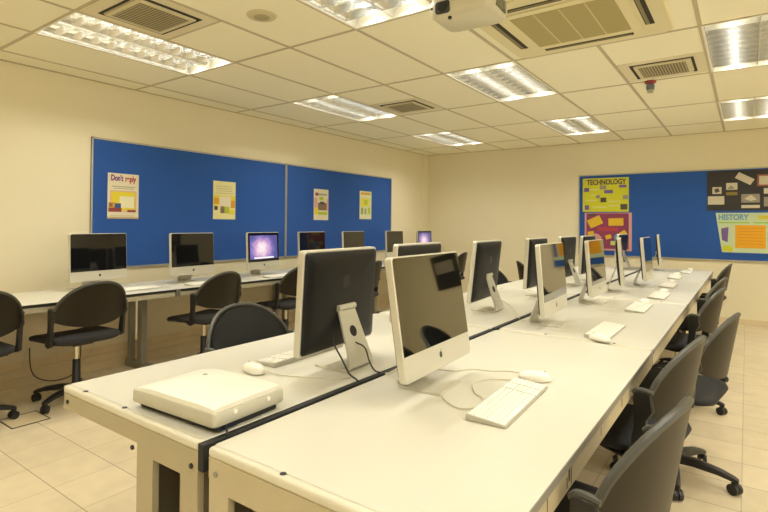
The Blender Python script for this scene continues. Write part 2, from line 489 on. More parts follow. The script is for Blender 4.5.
def wposter(y0, y1, z0, z1, label, paper, blocks, group='printed posters on the long wall board'):
    """A poster on the left wall; blocks: (u0, u1, v0, v1, colour) in 0..1 of its sheet (u along the wall)."""
    t = thing('poster', label, 'poster', (XL + .0135, y0, z0), 0, group)
    w, h = y1 - y0, z1 - z0
    bm = NB(); box(bm, 0, .001, 0, w, 0, h); link('sheet', bm, paper, t)
    bm = NB(); ms = []
    for i, (u0, u1, v0, v1, c) in enumerate(blocks):
        if c not in ms: ms.append(c)
        d = .0012 + .0002 * i
        box(bm, .0008, d, u0 * w, u1 * w, v0 * h, v1 * h, mi=ms.index(c))
    link('print', bm, ms, t)
    return t
def ink(name, c): return mat('ink_' + name, c, .6)
PAPERC = mat('paper_cream', (.78, .72, .52), .7); PAPERY = mat('paper_yellow', (.80, .75, .36), .7)
Yl, Og, Mr, Pk, Gn, Dk, Pu, Lg = ink('yellow', (.80, .66, .04)), ink('orange', (.70, .35, .03)), ink('maroon', (.28, .05, .05)), ink('pink', (.70, .40, .38)), ink('green', (.45, .55, .04)), ink('dark', (.08, .06, .06)), ink('purple', (.20, .04, .22)), ink('pale', (.85, .82, .55))
tx = ink('small_text', (.40, .36, .26)); BrD = ink('brown', (.22, .14, .08)); Bl = ink('blue', (.03, .10, .28)); Red = ink('red', (.42, .04, .06))
rotL = (PI / 2, 0, PI / 2)
p1 = wposter(2.37, 2.668, 1.28, 1.70, 'cream poster with purple Dont reply heading above a yellow picture', PAPERC,
    [(.12, .88, .70, .72, tx), (.18, .82, .66, .675, tx), (.08, .92, .16, .62, Pk), (.11, .89, .18, .60, Yl), (.38, .85, .24, .50, Lg), (.03, .22, .16, .36, Og), (.05, .16, .26, .34, BrD), (.22, .42, .24, .34, Bl), (.03, .44, .15, .24, Mr), (.63, .9, .15, .20, Mr), (.08, .85, .06, .07, tx), (0, 1, 0, .04, ink('sand', (.55, .42, .22)))])
text('lettering', "Don't", Pu, p1, .075, (.003, .085, .375), rotL, .115)
text('lettering', 'reply', Red, p1, .075, (.003, .215, .372), rotL, .105)
wposter(3.525, 3.83, 1.29, 1.712, 'pale yellow poster with white card over green and orange shapes', PAPERY,
    [(.12, .88, .86, .87, tx), (.12, .8, .80, .812, tx), (.15, .85, .74, .75, tx), (.1, .9, .68, .69, tx), (.02, .98, .36, .62, Yl), (.03, .25, .40, .55, Og), (.78, .98, .30, .50, Og), (.28, .78, .34, .60, ink('card', (.82, .74, .58))), (.5, .72, .16, .34, Gn), (.32, .5, .16, .34, BrD), (.06, .2, .24, .34, Dk), (.75, .95, .14, .26, Yl)])
wposter(5.15, 5.45, 1.30, 1.722, 'white and pink poster with dark picture and yellow-green base', PAPERC,
    [(.1, .3, .78, .88, Mr), (.3, .9, .80, .86, tx), (.02, .25, .3, .72, Pk), (.36, .66, .64, .76, Gn), (.28, .9, .32, .56, BrD), (.42, .72, .50, .60, Dk), (.05, .3, .18, .4, Yl), (.3, .92, .17, .27, Gn), (.88, .98, .3, .7, Pk)])
wposter(6.17, 6.475, 1.325, 1.752, 'pale green poster with thin yellow picture and orange heading strip', ink('palegreen', (.66, .70, .38)),
    [(.1, .9, .87, .95, Og), (.15, .8, .46, .74, Yl), (.35, .65, .52, .68, Gn), (.1, .9, .78, .84, PAPERC), (.05, .95, .02, .14, PAPERC), (.12, .3, .18, .40, ink('sage', (.30, .34, .15))), (.42, .55, .18, .38, ink('sage', (.30, .34, .15))), (.7, .88, .2, .42, Gn)])

# far board posters: coordinates x (across), z (up) on the board face
YP = YF - .0135
def fsheet(bm, pts, d0, d1, mi=0): slab(bm, [(x, -d0, z) for x, z in pts], (0, -1, 0), d1 - d0, mi=mi)
def fr_(x0, x1, z0, z1): return [(x0, z0), (x1, z0), (x1, z1), (x0, z1)]
def rot_(cx, cz, w, h, a):
    c, s = math.cos(a), math.sin(a)
    return [(cx + c * u - s * v, cz + s * u + c * v) for u, v in ((-w / 2, -h / 2), (w / 2, -h / 2), (w / 2, h / 2), (-w / 2, h / 2))]
def fposter(label, cat, pts, m, x, z):
    t = thing('student_poster', label, cat, (x, YP, z), 0, 'student posters on the far board')
    bm = NB(); fsheet(bm, pts, 0, .0015); link('sheet', bm, m, t)
    return t
rotF = (PI / 2, 0, 0)
def notes(t, name, items, d=.003):
    for pts, m in items:
        bm = NB(); fsheet(bm, pts, .0015, d); link(name, bm, m, t)
YEL = ink('poster_yellow', (.62, .62, .02)); MAG = ink('poster_maroon', (.25, .035, .10)); PKB = ink('poster_pink', (.62, .33, .32)); NOTE = ink('note_yellow', (.72, .48, .02))
BKP = ink('poster_black', (.025, .022, .022)); MINT = ink('poster_mint', (.55, .66, .42)); ORP = ink('poster_orange', (.78, .38, .01)); VIO = ink('poster_violet', (.16, .10, .30)); PHOTO = ink('photo_grey', (.30, .27, .22)); PALEP = ink('photo_pale', (.62, .57, .44)); SKY = ink('sky_blue', (.12, .33, .50)); GRN = ink('poster_green', (.30, .55, .03))

t = fposter('acid yellow poster headed TECHNOLOGY with dotted small pictures', 'poster', fr_(0, .63, 0, .50), YEL, -1.995, 1.465)
text('lettering', 'TECHNOLOGY', Dk, t, .105, (.325, -.003, .435), rotF, .54)
notes(t, 'picture', [(fr_(*q), c) for q, c in (((.02, .09, .30, .36), VIO), ((.24, .33, .33, .39), PHOTO), ((.30, .42, .27, .32), VIO), ((.50, .60, .35, .39), VIO), ((.25, .33, .14, .21), Dk), ((.55, .62, .18, .24), PHOTO), ((.52, .61, .03, .11), Dk), ((.03, .09, .03, .10), VIO), ((.19, .24, .20, .25), PHOTO))])
notes(t, 'caption', [(fr_(*q), ink('lemon_pale', (.66, .64, .25))) for q in ((.10, .23, .32, .34), (.10, .22, .24, .26), (.04, .2, .16, .18), (.36, .52, .14, .16), (.14, .34, .06, .08), (.36, .5, .08, .10))])
t = fposter('maroon poster with pink border and yellow note cards', 'poster', fr_(0, .64, 0, .555), PKB, -1.965, .895)
notes(t, 'backing', [(fr_(.025, .60, .025, .545), MAG)], .002)
bm = NB()
notes(t, 'note', [(rot_(.145, .42, .19, .13, .45), NOTE), (rot_(.43, .42, .20, .11, .03), NOTE), (rot_(.09, .24, .085, .075, .2), NOTE), (rot_(.53, .25, .09, .08, .6), NOTE), (rot_(.33, .20, .08, .06, .3), NOTE)])
notes(t, 'red_strip', [(rot_(.32, .315, .28, .055, -.02), Red)])
notes(t, 'pink_cutout', [([(.10, .20), (.13, .14), (.20, .13), (.24, .19), (.19, .24), (.13, .25)], PKB)])
notes(t, 'blue_cutout', [([(.40, .20), (.43, .12), (.50, .10), (.55, .16), (.50, .24), (.44, .25)], SKY)])
notes(t, 'dark_cutout', [(rot_(.10, .525, .10, .035, .1), Dk)])
notes(t, 'green_note', [(fr_(.36, .46, .08, .14), ink('lime', (.55, .65, .20)))])
t = fposter('black collage poster pinned with photographs and cards', 'poster', fr_(0, .70, 0, .52), BKP, -.425, 1.47)
notes(t, 'photograph', [(fr_(.06, .16, .22, .31), PALEP), (fr_(.21, .33, .27, .36), PALEP), (fr_(.37, .56, .10, .21), PHOTO), (rot_(.615, .38, .165, .15, -.03), ink('photo_red', (.30, .10, .05))), (fr_(.60, .68, .05, .17), PHOTO)])
notes(t, 'card', [(fr_(.01, .19, .08, .19), PALEP), (rot_(.405, .41, .19, .085, -.55), PALEP), (fr_(.37, .56, .03, .07), PALEP), (fr_(.60, .69, .21, .28), PALEP)])
notes(t, 'photo_subject', [(rot_(.11, .265, .05, .05, .4), Dk), ([(.22, .28), (.26, .33), (.30, .29), (.28, .28)], PHOTO), ([(.40, .15), (.47, .20), (.53, .14), (.47, .12)], PALEP), (rot_(.62, .38, .135, .11, -.03), PALEP), (fr_(.21, .33, .20, .24), ink('ochre', (.25, .18, .03)))], .0036)
t = fposter('mint poster titled in blue with large orange panel', 'poster', [(.07, 0), (.61, 0), (.61, .515), (0, .515)], MINT, -.33, .925)
text('lettering', 'HISTORY', SKY, t, .10, (.19, -.003, .455), rotF, .32)
notes(t, 'panel', [(fr_(.21, .525, .06, .355), ORP), (fr_(.55, .60, .05, .36), VIO), ([(.07, .16), (.13, .13), (.14, .33), (.06, .31)], VIO)])
notes(t, 'green_strip', [(fr_(.03, .36, .38, .395), GRN), (fr_(.40, .60, .38, .395), GRN)])
notes(t, 'yellow_label', [(fr_(.45, .58, .43, .48), ink('label_yellow', (.62, .55, .05))), (rot_(.13, .05, .11, .07, -.2), YEL)])
notes(t, 'panel_text', [(fr_(.24, .50, .31 - k * .04, .318 - k * .04), ink('orange_dark', (.62, .27, .01))) for k in range(6)], .0034)

t = thing('framed_picture', 'black framed panel with one grey card on the far wall, seen mirrored in a screen', 'picture', (1.92, YF - .001, 1.10))
bm = NB(); box(bm, -.24, .24, -.02, 0, 0, .58); link('frame', bm, BLACKSOFT, t)
bm = NB(); box(bm, -.15, .19, -.022, -.0195, .27, .47); link('card', bm, PHOTO, t)
# ------------------------------------------------------------------ tables
TZ = .7125
def centre_table(x0, x1, y0, y1, side, label):
    """side = +1: outer long edge faces +x (leg frames stand near x0), -1 the mirror image."""
    w, l = x1 - x0, y1 - y0
    t = thing('computer_table', label, 'table', (x0, y0, 0), 0, 'tables of the double centre row')
    bm = NB(); box(bm, 0, w, .022, l - .022, TZ - .022, TZ, bev=.0025); link('tabletop', bm, LAM, t)
    for q in ((0, .024), (l - .024, l)):
        bm = NB(); box(bm, .001, w - .001, q[0], q[1], TZ - .024, TZ + .0004, bev=.008, seg=3); link('edge_strip', bm, EDGE, t, smooth=True)
    for s_, q in ((0, (.003, .022)), (1, (l - .022, l - .003))):      # end panel with its leg frame and window, one sheet
        bm = NB()
        fx = (lambda x: x) if side > 0 else (lambda x: w - x)
        def bx(a, b, z0, z1):
            A, B = sorted((fx(a), fx(b))); box(bm, A, B, q[0], q[1], z0, z1)
        bx(.002, w - .002, .640, TZ - .023)
        bx(.004, .075, .03, .640); bx(.20, .278, .03, .640); bx(.075, .20, .03, .10); bx(.075, .20, .615, .640)
        link('end_panel', bm, APRON2 if side < 0 else APRON, t)
        bm = NB(); k0, k1 = (q[1], q[1] + .11) if s_ == 0 else (q[0] - .11, q[0])
        def by(a, b, z0, z1, y0_, y1_):
            A, B = sorted((fx(a), fx(b))); box(bm, A, B, y0_, y1_, z0, z1)
        by(.006, .018, .03, .640, k0, k1); by(.262, .276, .03, .640, k0, k1); by(.018, .262, .03, .640, (k1 if s_ == 0 else k0) - .006, (k1 if s_ == 0 else k0) + .006)
        link('leg_box', bm, mat('leg_inner', (.17, .14, .09), .6), t)
        bm = NB(); A, B = sorted((fx(.0), fx(.60))); box(bm, A, B, q[0] - .002, q[1] + .002, 0, .03, bev=.004); link('foot', bm, GREYSTEEL, t)
    outer = (w - .018, w - .002) if side > 0 else (.002, .018)
    bm = NB(); box(bm, outer[0], outer[1], .024, l - .024, .640, TZ - .022); link('side_apron', bm, APRON, t)
    bm = NB(); A = w if side > 0 else 0
    box(bm, A - .0015 if side > 0 else -.0015, A + .0015 if side > 0 else .0015, .004, l - .004, TZ - .021, TZ - .001); link('edge_trim', bm, EDGEGREY, t)
    inner = (.002, .016) if side > 0 else (w - .016, w - .002)
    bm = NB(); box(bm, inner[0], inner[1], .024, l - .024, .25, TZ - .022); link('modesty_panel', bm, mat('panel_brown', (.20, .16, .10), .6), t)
    bm = NB()
    if side < 0: box(bm, w, w + .022, .0, l, .645, TZ - .001, bev=.002); link('black_strip', bm, BLACKSOFT, t)
    else: bm.free()
    for X, fz, top in (((.12, 0, 1), (.355, 0, 1), (.03, .665, 0), (.425, .622, 0), (w - .028, .648, 0)) if side < 0 else ((.24, 0, 1), (.55, 0, 1), (.03, .655, 0))):
        bm = NB()
        if top: cyl(bm, (X, .016, TZ - .002), .0075, .0035, 'z', 14)
        else: cyl(bm, (X, -.001, fz), .0065, .005, 'y', 14)
        link('screw_cap', bm, BLACK if side < 0 or top else GREYSTEEL, t)
    return t
YS = [(.776, 2.55), (2.575, 4.205), (4.225, 6.07), (6.085, 7.64)]
wordn = ['first', 'second', 'third', 'fourth']
near = ['at the scanner end', 'one along from the scanner end', 'two along from the scanner end', 'by the far wall']
for i, (a, b) in enumerate(YS):
    centre_table(-1.804, -1.079, a, b, -1, ['cream table carrying the flat scanner, black strip along its inner edge', 'cream table joined on behind the table with the scanner', 'cream table, third in the scanner row', 'cream table ending the scanner row by the far wall'][i])
    o = centre_table(-1.041, -.330, a, b, 1, ['cream table with big computer and near keyboard, beside the scanner table', 'cream table second in the row of keyboards and black chairs', 'cream table third in the row of keyboards and black chairs', 'cream table ending the keyboard row by the far wall'][i])
    if i == 0:    # scuffs on the outer apron of the first table
        X = .7105
        for yy, zz, ww, hh in ((.47, .672, .014, .03), (.49, .665, .008, .04), (.455, .66, .008, .025), (.31, .668, .006, .05), (.80, .67, .007, .025), (1.1, .668, .012, .03)):
            bm = NB(); box(bm, X - .003, X - .0014, yy, yy + ww, zz - hh / 2, zz + hh / 2)
            link('scuff_mark', bm, mat('scuff', (.10, .07, .04), .8), o)

def wall_table(y0, y1, label):
    l = y1 - y0; x0, x1 = -4.385, -3.70; w = x1 - x0
    t = thing('computer_table', label, 'table', (x0, y0, 0), 0, 'tables along the long wall')
    bm = NB(); box(bm, 0, w, 0, l, TZ - .022, TZ, bev=.0025); link('tabletop', bm, LAM, t)
    bm = NB(); box(bm, w, w + .003, .004, l - .004, TZ - .021, TZ - .002); link('edge_trim', bm, BLACK, t)
    bm = NB(); box(bm, w - .02, w - .004, .02, l - .02, .655, TZ - .022); link('front_apron', bm, mat('apron_grey', (.46, .43, .32), .45), t)
    bm = NB(); box(bm, .03, .045, .03, l - .03, .21, TZ - .022); link('modesty_panel', bm, mat('modesty_beige', (.74, .66, .48), .55, noise=.05, nscale=5), t)
    for y in ((.05, l - .065) if y0 < 1 else (l - .065,)):
        bm = NB(); box(bm, .02, .64, y - .008, y + .058, 0, .055, bev=.008); f = link('leg', bm, GREYSTEEL, t)
        bm = NB(); box(bm, .20, .27, y, y + .05, .05, TZ - .022, bev=.006); box(bm, .05, .09, y, y + .05, .05, TZ - .022, bev=.006); link('upright', bm, GREYSTEEL, f)
        bm = NB(); box(bm, .03, w - .02, y, y + .04, TZ - .05, TZ - .022); link('bracket', bm, GREYSTEEL, f)
    for y in (0, l - .012):
        bm = NB(); box(bm, w - .03, w + .004, y, y + .012, .65, TZ - .001); link('end_cap', bm, GREYSTEEL, t)
WY = [(.76, 2.452), (2.462, 4.15), (4.16, 5.85), (5.86, 7.55)]
for (a, b), lab in zip(WY, ('long wall table fourth from the far corner, dark computer and empty chairs', 'long wall table third from far corner, holding the lit purple screen', 'long wall table second from the far corner', 'long wall table ending at the far corner')):
    wall_table(a, b, lab)

# ------------------------------------------------------------------ computers
def apple_outline(s):
    pts = []
    n = 64
    for i in range(n):                                           # body
        a = 2 * PI * i / n + PI / 2
        x, y = math.cos(a), math.sin(a)
        r = 1.0
        r -= .16 * math.exp(-((a - PI / 2) % (2 * PI)) ** 2 / .05) + .16 * math.exp(-((2 * PI - (a - PI / 2) % (2 * PI))) ** 2 / .05)
        r -= .10 * math.exp(-(((a - 1.5 * PI + PI) % (2 * PI) - PI) ** 2) / .03)
        px, py = x * r * .92, y * r * (1 if y > 0 else 1.02)
        if y < 0: px *= 1 - .18 * (-y) ** 1.5
        dx, dy = px - 1.02, py - .12                             # bite
        d = math.hypot(dx, dy)
        if d < .46: px, py = 1.02 + dx / d * .46, .12 + dy / d * .46
        pts.append((px * s, py * s))
    leaf = []
    for i in range(12):
        t = i / 11; leaf.append((.02 + .42 * t, 1.08 + .50 * t + .16 * math.sin(PI * t)))
    for i in range(1, 11):
        t = 1 - i / 11; leaf.append((.02 + .42 * t, 1.08 + .50 * t - .16 * math.sin(PI * t)))
    return pts, [(x * s, y * s) for x, y in leaf]

def logo_bm(s, x, cy, cz, d=.0008, flip=1):
    bm = NB(); a, b = apple_outline(s)
    for pts in (a, b):
        loft(bm, [[(x, cy + flip * p[0], cz + p[1]) for p in pts], [(x + d, cy + flip * p[0], cz + p[1]) for p in pts]])
    bmesh.ops.triangulate(bm, faces=[f for f in bm.faces if len(f.verts) > 4])
    return bm

MW, MH, MB = .481, .376, .068                                     # width, height, clearance under the display
def computer(tilt, screen, label, group, glass):
    t = thing('desktop_computer', label, 'computer', group=group)
    tl = math.radians(tilt)
    M = Matrix.Translation((0, 0, MB)) @ Matrix.Rotation(-tl, 4, 'Y')
    def put(name, bm, m, parent=None, smooth=True, sharp=40):
        o = link(name, bm, m, parent or t, smooth, sharp)
        return o
    def T(bm): bmesh.ops.transform(bm, matrix=M, verts=bm.verts[:]); return bm
    cz = MH / 2
    up = lambda pts, k=0: [(p[0], p[1] + cz) for p in pts]
    bm = NB(); prism(bm, up(rrect(MW, MH, .014, 6)), -.026, 0, 'x', bev=.0025)
    case = put('case', T(bm), ALU, sharp=30)
    bm = NB(); g0 = .078                                          # black glass above the chin
    hw = MW / 2 - .0045; r = .012
    pts = [(-hw, g0), (hw, g0)]
    for cx, a0 in ((hw - r, 0), (-hw + r, PI / 2)):
        for i in range(7):
            a = a0 + PI / 2 * i / 6; pts.append((cx + r * math.cos(a), MH - .005 - r + r * math.sin(a)))
    prism(bm, pts, -.001, .0012, 'x'); put('glass', T(bm), glass)
    if screen is not None:
        bm = NB(); q = [(-hw + .025, g0 + .026), (hw - .025, g0 + .026), (hw - .025, MH - .032), (-hw + .025, MH - .032)]
        prism(bm, q, .0012, .0016, 'x'); put('screen', T(bm), screen)
        bm = NB(); box(bm, .0016, .0019, -.15, .15, g0 + .03, g0 + .046); put('dock_bar', T(bm), mat('dock_white', (.5, .5, .55), .5, emit=(.85, .85, .9), estr=.75))
    put('chin_logo', T(logo_bm(.0105, .0001, 0, .042, .0006)), LOGO, smooth=False)
    bm = NB()                                                     # bulged black back
    rings = []
    for s, x in ((1, -.0245), (.992, -.030), (.975, -.034), (.80, -.042), (.45, -.0455)):
        rings.append([(x, p[0], p[1]) for p in up(rrect((MW - .014) * s, (MH - .014) * s, .014, 6))])
    loft(bm, rings); put('back_cover', T(bm), BACKP, sharp=60)
    bm = NB(); box(bm, -.0362, -.030, -.19, .19, MH - .030, MH - .023); put('back_vent', T(bm), mat('vent_black', (.003, .003, .003), .9), smooth=False)
    b2 = logo_bm(.026, -.0462, 0, MH * .68, .004, flip=-1); put('back_logo', T(b2), BACKLOGO, smooth=False)
    bm = NB()
    for k in range(6): cyl(bm, (-.0415, -.13 + k * .024, .05), .006, .005, 'x', 10)
    put('port', T(bm), mat('port_grey', (.22, .21, .18), .5), smooth=False)
    # stand: one bent plate (upright leaning back, curve, foot plate forward), with a cable hole
    path = [(-.052, .225, .105), (-.062, .205, .108), (-.088, .135, .124), (-.112, .07, .14), (-.126, .03, .15), (-.128, .014, .155), (-.120, .006, .16), (-.105, .0035, .165), (-.02, .0035, .165), (.020, .0035, .162), (.030, .0035, .152)]
    bm = NB(); rings = []
    for i, (x, z, w) in enumerate(path):
        a = Vector(path[max(i - 1, 0)][:2]); b_ = Vector(path[min(i + 1, len(path) - 1)][:2])
        d = (b_ - a).normalized(); nrm = Vector((d.y, -d.x)) * .0035
        rings.append([(x + nrm.x, -w / 2, z + nrm.y), (x + nrm.x, w / 2, z + nrm.y), (x - nrm.x, w / 2, z - nrm.y), (x - nrm.x, -w / 2, z - nrm.y)])
    loft(bm, rings); st = put('stand', bm, ALU, sharp=40)
    bm = NB()
    cx, czz = -.0885, .1335; d = Vector((path[3][0] - path[2][0], 0, path[3][1] - path[2][1])).normalized(); n_ = Vector((-d.z, 0, d.x))
    if n_.x > 0: n_ = -n_
    ring = [Vector((cx, 0, czz)) + d * .021 * math.cos(2 * PI * i / 24) + Vector((0, 1, 0)) * .021 * math.sin(2 * PI * i / 24) for i in range(24)]
    loft(bm, [[p + n_ * .0043 for p in ring], [p - n_ * .0043 for p in ring]]); put('cable_hole', bm, mat('hole_dark', (.02, .02, .018), .8), st)
    bm = NB(); cyl(bm, (-.058, -.055, .222), .012, .11, 'y', 16); put('hinge', bm, ALU, st)
    return t
PURP = screen_mat('screen_purple', 1.0, 0); PURP2 = screen_mat('screen_purple_pale', .9, 1)
KINDS = {}
def place_computer(kind, x, y, rz, label, group):
    if kind not in KINDS:
        KINDS[kind] = computer({'wall': 2.5, 'wallg': 2.5, 'lit': 2.5, 'lit2': 2.5, 'row9': 8.8, 'row4': 4.5, 'back3': 3, 'back6': 6}[kind], {'lit': PURP, 'lit2': PURP2}.get(kind), label, group, {'row9': GLASSR, 'row4': GLASSR, 'wallg': GLASSG}.get(kind, BEZEL))
        o = KINDS[kind]; o.location = (x, y, TZ + .0008); o.rotation_euler = (0, 0, math.radians(rz)); return o
    return dup(KINDS[kind], (x, y, TZ + .0008), math.radians(rz), label, group)
GW, GR, GL = 'computers along the long wall', 'computers facing the black chairs', 'computers with their backs turned in the scanner row'
ordw = ['first', 'second', 'third', 'fourth', 'fifth', 'sixth', 'seventh']
WC = [(-4.17, 2.06, 6.5, 'wall', 'white computer with dark screen beside the bare wall, at the board edge'),
      (-4.02, 2.825, 5.2, 'wall', 'white computer with dark screen under the pale yellow poster, blue board behind'),
      (-3.99, 3.645, 7.0, 'lit', 'white computer showing bright purple glow wallpaper under the board joint'),
      (-4.03, 4.43, 4, 'wall', 'dark-screened computer on wall table, fourth from the far corner'),
      (-4.05, 5.24, 4, 'wallg', 'dark-screened computer on wall table, third from the far corner'),
      (-4.05, 6.20, 4, 'wallg', 'dark-screened computer on wall table, second from the far corner'),
      (-4.05, 7.05, 4, 'lit2', 'small computer with pale purple screen at the far corner')]
for x, y, rz, k, lab in WC: place_computer(k, x, y, rz, lab, GW)
RC = [(-.807, 1.524, 2.5, 'row9', 'large computer with reflecting black screen on the table beside the scanner table'),
      (-.827, 2.873, 2.4, 'row4', 'computer second in the keyboard row, reflecting blue board and chair'),
      (-.815, 3.84, 1.2, 'row4', 'computer third in the keyboard row, reflecting orange poster'),
      (-.80, 4.64, 9.5, 'row4', 'computer fourth in the keyboard row, seen almost edge-on'),
      (-.695, 5.24, 1, 'row4', 'computer fifth in the keyboard row, slim edge before the maroon poster'),
      (-.835, 7.25, 6, 'row4', 'computer last in the keyboard row, slim edge against the blue far board')]
for x, y, rz, k, lab in RC: place_computer(k, x, y, rz, lab, GR)
LC = [(-1.287, 1.535, 184.2, 'back3', 'computer showing black back behind the scanner, cables plugged in'),
      (-1.385, 2.285, 183, 'back3', 'computer showing only its top edge behind the large screen'),
      (-1.375, 3.09, 184.7, 'back6', 'computer with black back, third in the scanner row'),
      (-1.335, 3.98, 182, 'back3', 'computer with black back, fourth in the scanner row'),
      (-1.345, 4.86, 180, 'back3', 'computer with black back, fifth in the scanner row'),
      (-1.31, 5.46, 180, 'back3', 'computer with black back, sixth in the scanner row'),
      (-1.32, 7.20, 178, 'back6', 'computer with black back, last in the scanner row by the far wall')]
for x, y, rz, k, lab in LC: place_computer(k, x, y, rz, lab, GL)

# keyboards (long side along Y, user on +X)
def keyboard(label, group):
    t = thing('keyboard', label, 'keyboard', group=group)
    bm = NB()
    prof = [(-.057, 0), (.057, 0), (.057, .006), (-.057, .016)]
    loft(bm, [[(x, -.212, z) for x, z in prof], [(x, .212, z) for x, z in prof]])
    bmesh.ops.bevel(bm, geom=[e for e in bm.edges], offset=.0022, segments=2, affect='EDGES')
    link('tray', bm, mat('keyboard_tray', (.50, .48, .40), .4, metal=.2), t)
    bm = NB()
    sl = -.010 / .114
    def key(x0, x1, y0, y1):
        zz = lambda x: .011 + sl * x
        vs = [bm.verts.new((x, y, zz(x) + h)) for h in (-.001, .0028) for x, y in ((x0, y0), (x1, y0), (x1, y1), (x0, y1))]
        for q in ((4, 5, 6, 7), (0, 1, 5, 4), (1, 2, 6, 5), (2, 3, 7, 6), (3, 0, 4, 7)): bm.faces.new([vs[i] for i in q])
    rows = 6; px = .0178
    for r_ in range(rows):
        x0 = -.052 + r_ * px
        y = -.207
        while y < .203:
            if r_ == 5 and -.14 < y < -.09:
                key(x0, x0 + px - .003, y, y + .11); y += .113; continue
            wk = .0158
            if abs(y - .075) < .008 or abs(y - .135) < .008: y += .006
            key(x0, x0 + px - .003, y, y + wk); y += wk + .0032
    link('keys', bm, KEYW, t)
    return t
def mouse(label, group):
    t = thing('computer_mouse', label, 'mouse', group=group)
    bm = NB(); rings = []
    N = 20
    for s, z in ((.80, 0), (.97, .004), (1, .010), (.95, .019), (.80, .027), (.55, .032), (.2, .034)):
        rings.append([(.031 * s * math.copysign(abs(math.sin(2 * PI * i / N)) ** .9, math.sin(2 * PI * i / N)), .057 * s * math.copysign(abs(math.cos(2 * PI * i / N)) ** .85, math.cos(2 * PI * i / N)), z) for i in range(N)])
    loft(bm, rings); link('shell', bm, WHITEP, t, smooth=True, sharp=60)
    bm = NB(); lathe(bm, [(.001, .0045), (.0035, .003), (.004, 0)], 12, (0, .034, .0305)); link('scroll_ball', bm, mat('ball_grey', (.45, .44, .40), .4), t, smooth=True)
    return t
kb0 = ms0 = None
def place_kb(x, y, rz, label, group):
    global kb0
    if kb0 is None:
        kb0 = keyboard(label, group); kb0.location = (x, y, TZ + .0005); kb0.rotation_euler = (0, 0, math.radians(rz)); return
    dup(kb0, (x, y, TZ + .0005), math.radians(rz), label, group)
def place_mouse(x, y, rz, label, group):
    global ms0
    if ms0 is None:
        ms0 = mouse(label, group); ms0.location = (x, y, TZ + .0005); ms0.rotation_euler = (0, 0, math.radians(rz)); return
    dup(ms0, (x, y, TZ + .0005), math.radians(rz), label, group)
GK, GM = 'white keyboards in the keyboard row', 'white mice in the keyboard row'
place_kb(-.577, 1.528, 2.5, 'white keyboard in front of the large reflecting computer', GK)
place_mouse(-.592, 1.793, -62, 'white mouse touching the end of the large computer keyboard', GM)
for (x, y, rz, my, mx), w in zip(((-.577, 2.85, 0, 2.60, -.555), (-.567, 3.80, 1, 4.07, -.575), (-.54, 4.55, 0, 4.83, -.545), (-.57, 5.42, 0, 5.71, -.575), (-.61, 6.34, 2, 6.64, -.625), (-.57, 7.16, 0, 7.44, -.555)),
        ('second', 'third', 'fourth', 'fifth', 'sixth', 'last')):
    place_kb(x, y, rz, 'white keyboard, %s along the keyboard row towards the far wall' % w, GK)
    place_mouse(mx, my, random.uniform(-25, 25) if my > y else 60, 'white mouse at the end of the %s keyboard along the row' % w, GM)
place_kb(-1.475, 1.555, 182, 'white keyboard on far side of the black-backed computer near the scanner', 'keyboards in the scanner row')
place_mouse(-1.43, 1.262, 78, 'white mouse lying on the table just beyond the scanner', 'mice in the scanner row')
GKW = 'keyboards along the long wall'
for x, y, rz, lab in ((-3.90, 2.20, 184, 'white keyboard before the dark computer beside the bare wall'), (-3.83, 2.84, 186, 'white keyboard before the computer under the pale yellow poster'), (-3.80, 3.70, 185, 'white keyboard before the purple wallpaper computer'),
                     (-3.83, 4.50, 184, 'white keyboard on wall table, fourth from the far corner')):
    place_kb(x, y, rz - 180, lab, GKW)

# scanner
t = thing('flatbed_scanner', 'white flatbed scanner with dark base on the table end', 'scanner', (-1.26, .940, TZ), math.radians(2.5))
bm = NB(); box(bm, -.168, .168, -.108, .108, 0.001, .026, bev=.004); link('base', bm, BLACK, t)
bm = NB()
rings = [[(x * s, y * s2, z) for x, y in rrect(.362, .258, .014, 5)] for s, s2, z in ((.985, .98, .020), (1, 1, .024), (1, 1, .050), (.99, .985, .055))]
loft(bm, rings); link('body', bm, SCANG, t, smooth=True, sharp=40)
bm = NB(); rings = []                                            # domed lid, higher towards the back
for i in range(13):
    x = -.172 + .344 * i / 12
    d = .006 + .016 * math.sin(min(1, (i / 12) / .22) * PI / 2) if i < 12 else .010
    d = .004 + .016 * (1 - (1 - min(1, i / 12 / .3)) ** 2); d *= 1 if i < 11 else (.93 if i == 11 else .7)
    rings.append([(x, -.124, .0545), (x, -.121, .0545 + d * .6), (x, -.104, .0545 + d * .85), (x, 0, .0545 + d), (x, .104, .0545 + d), (x, .121, .0545 + d * .7), (x, .124, .0545)])
loft(bm, rings); link('lid', bm, SCANW, t, smooth=True, sharp=40)
bm = NB(); prism(bm, [(.009 * math.cos(2 * PI * i / 20) - .07, .006 * math.sin(2 * PI * i / 20) + .045) for i in range(20)], .0742, .0754, 'z'); link('emblem', bm, GREYC, t)
for y in (-.06, .06):
    bm = NB(); cyl(bm, (.178, y, .046), .006, .006, 'x', 14); link('hinge', bm, WHITEP, t, smooth=True)
bm = NB(); box(bm, .150, .172, -.104, -.045, .004, .025); link('port', bm, mat('port_navy', (.01, .012, .03), .4), t)

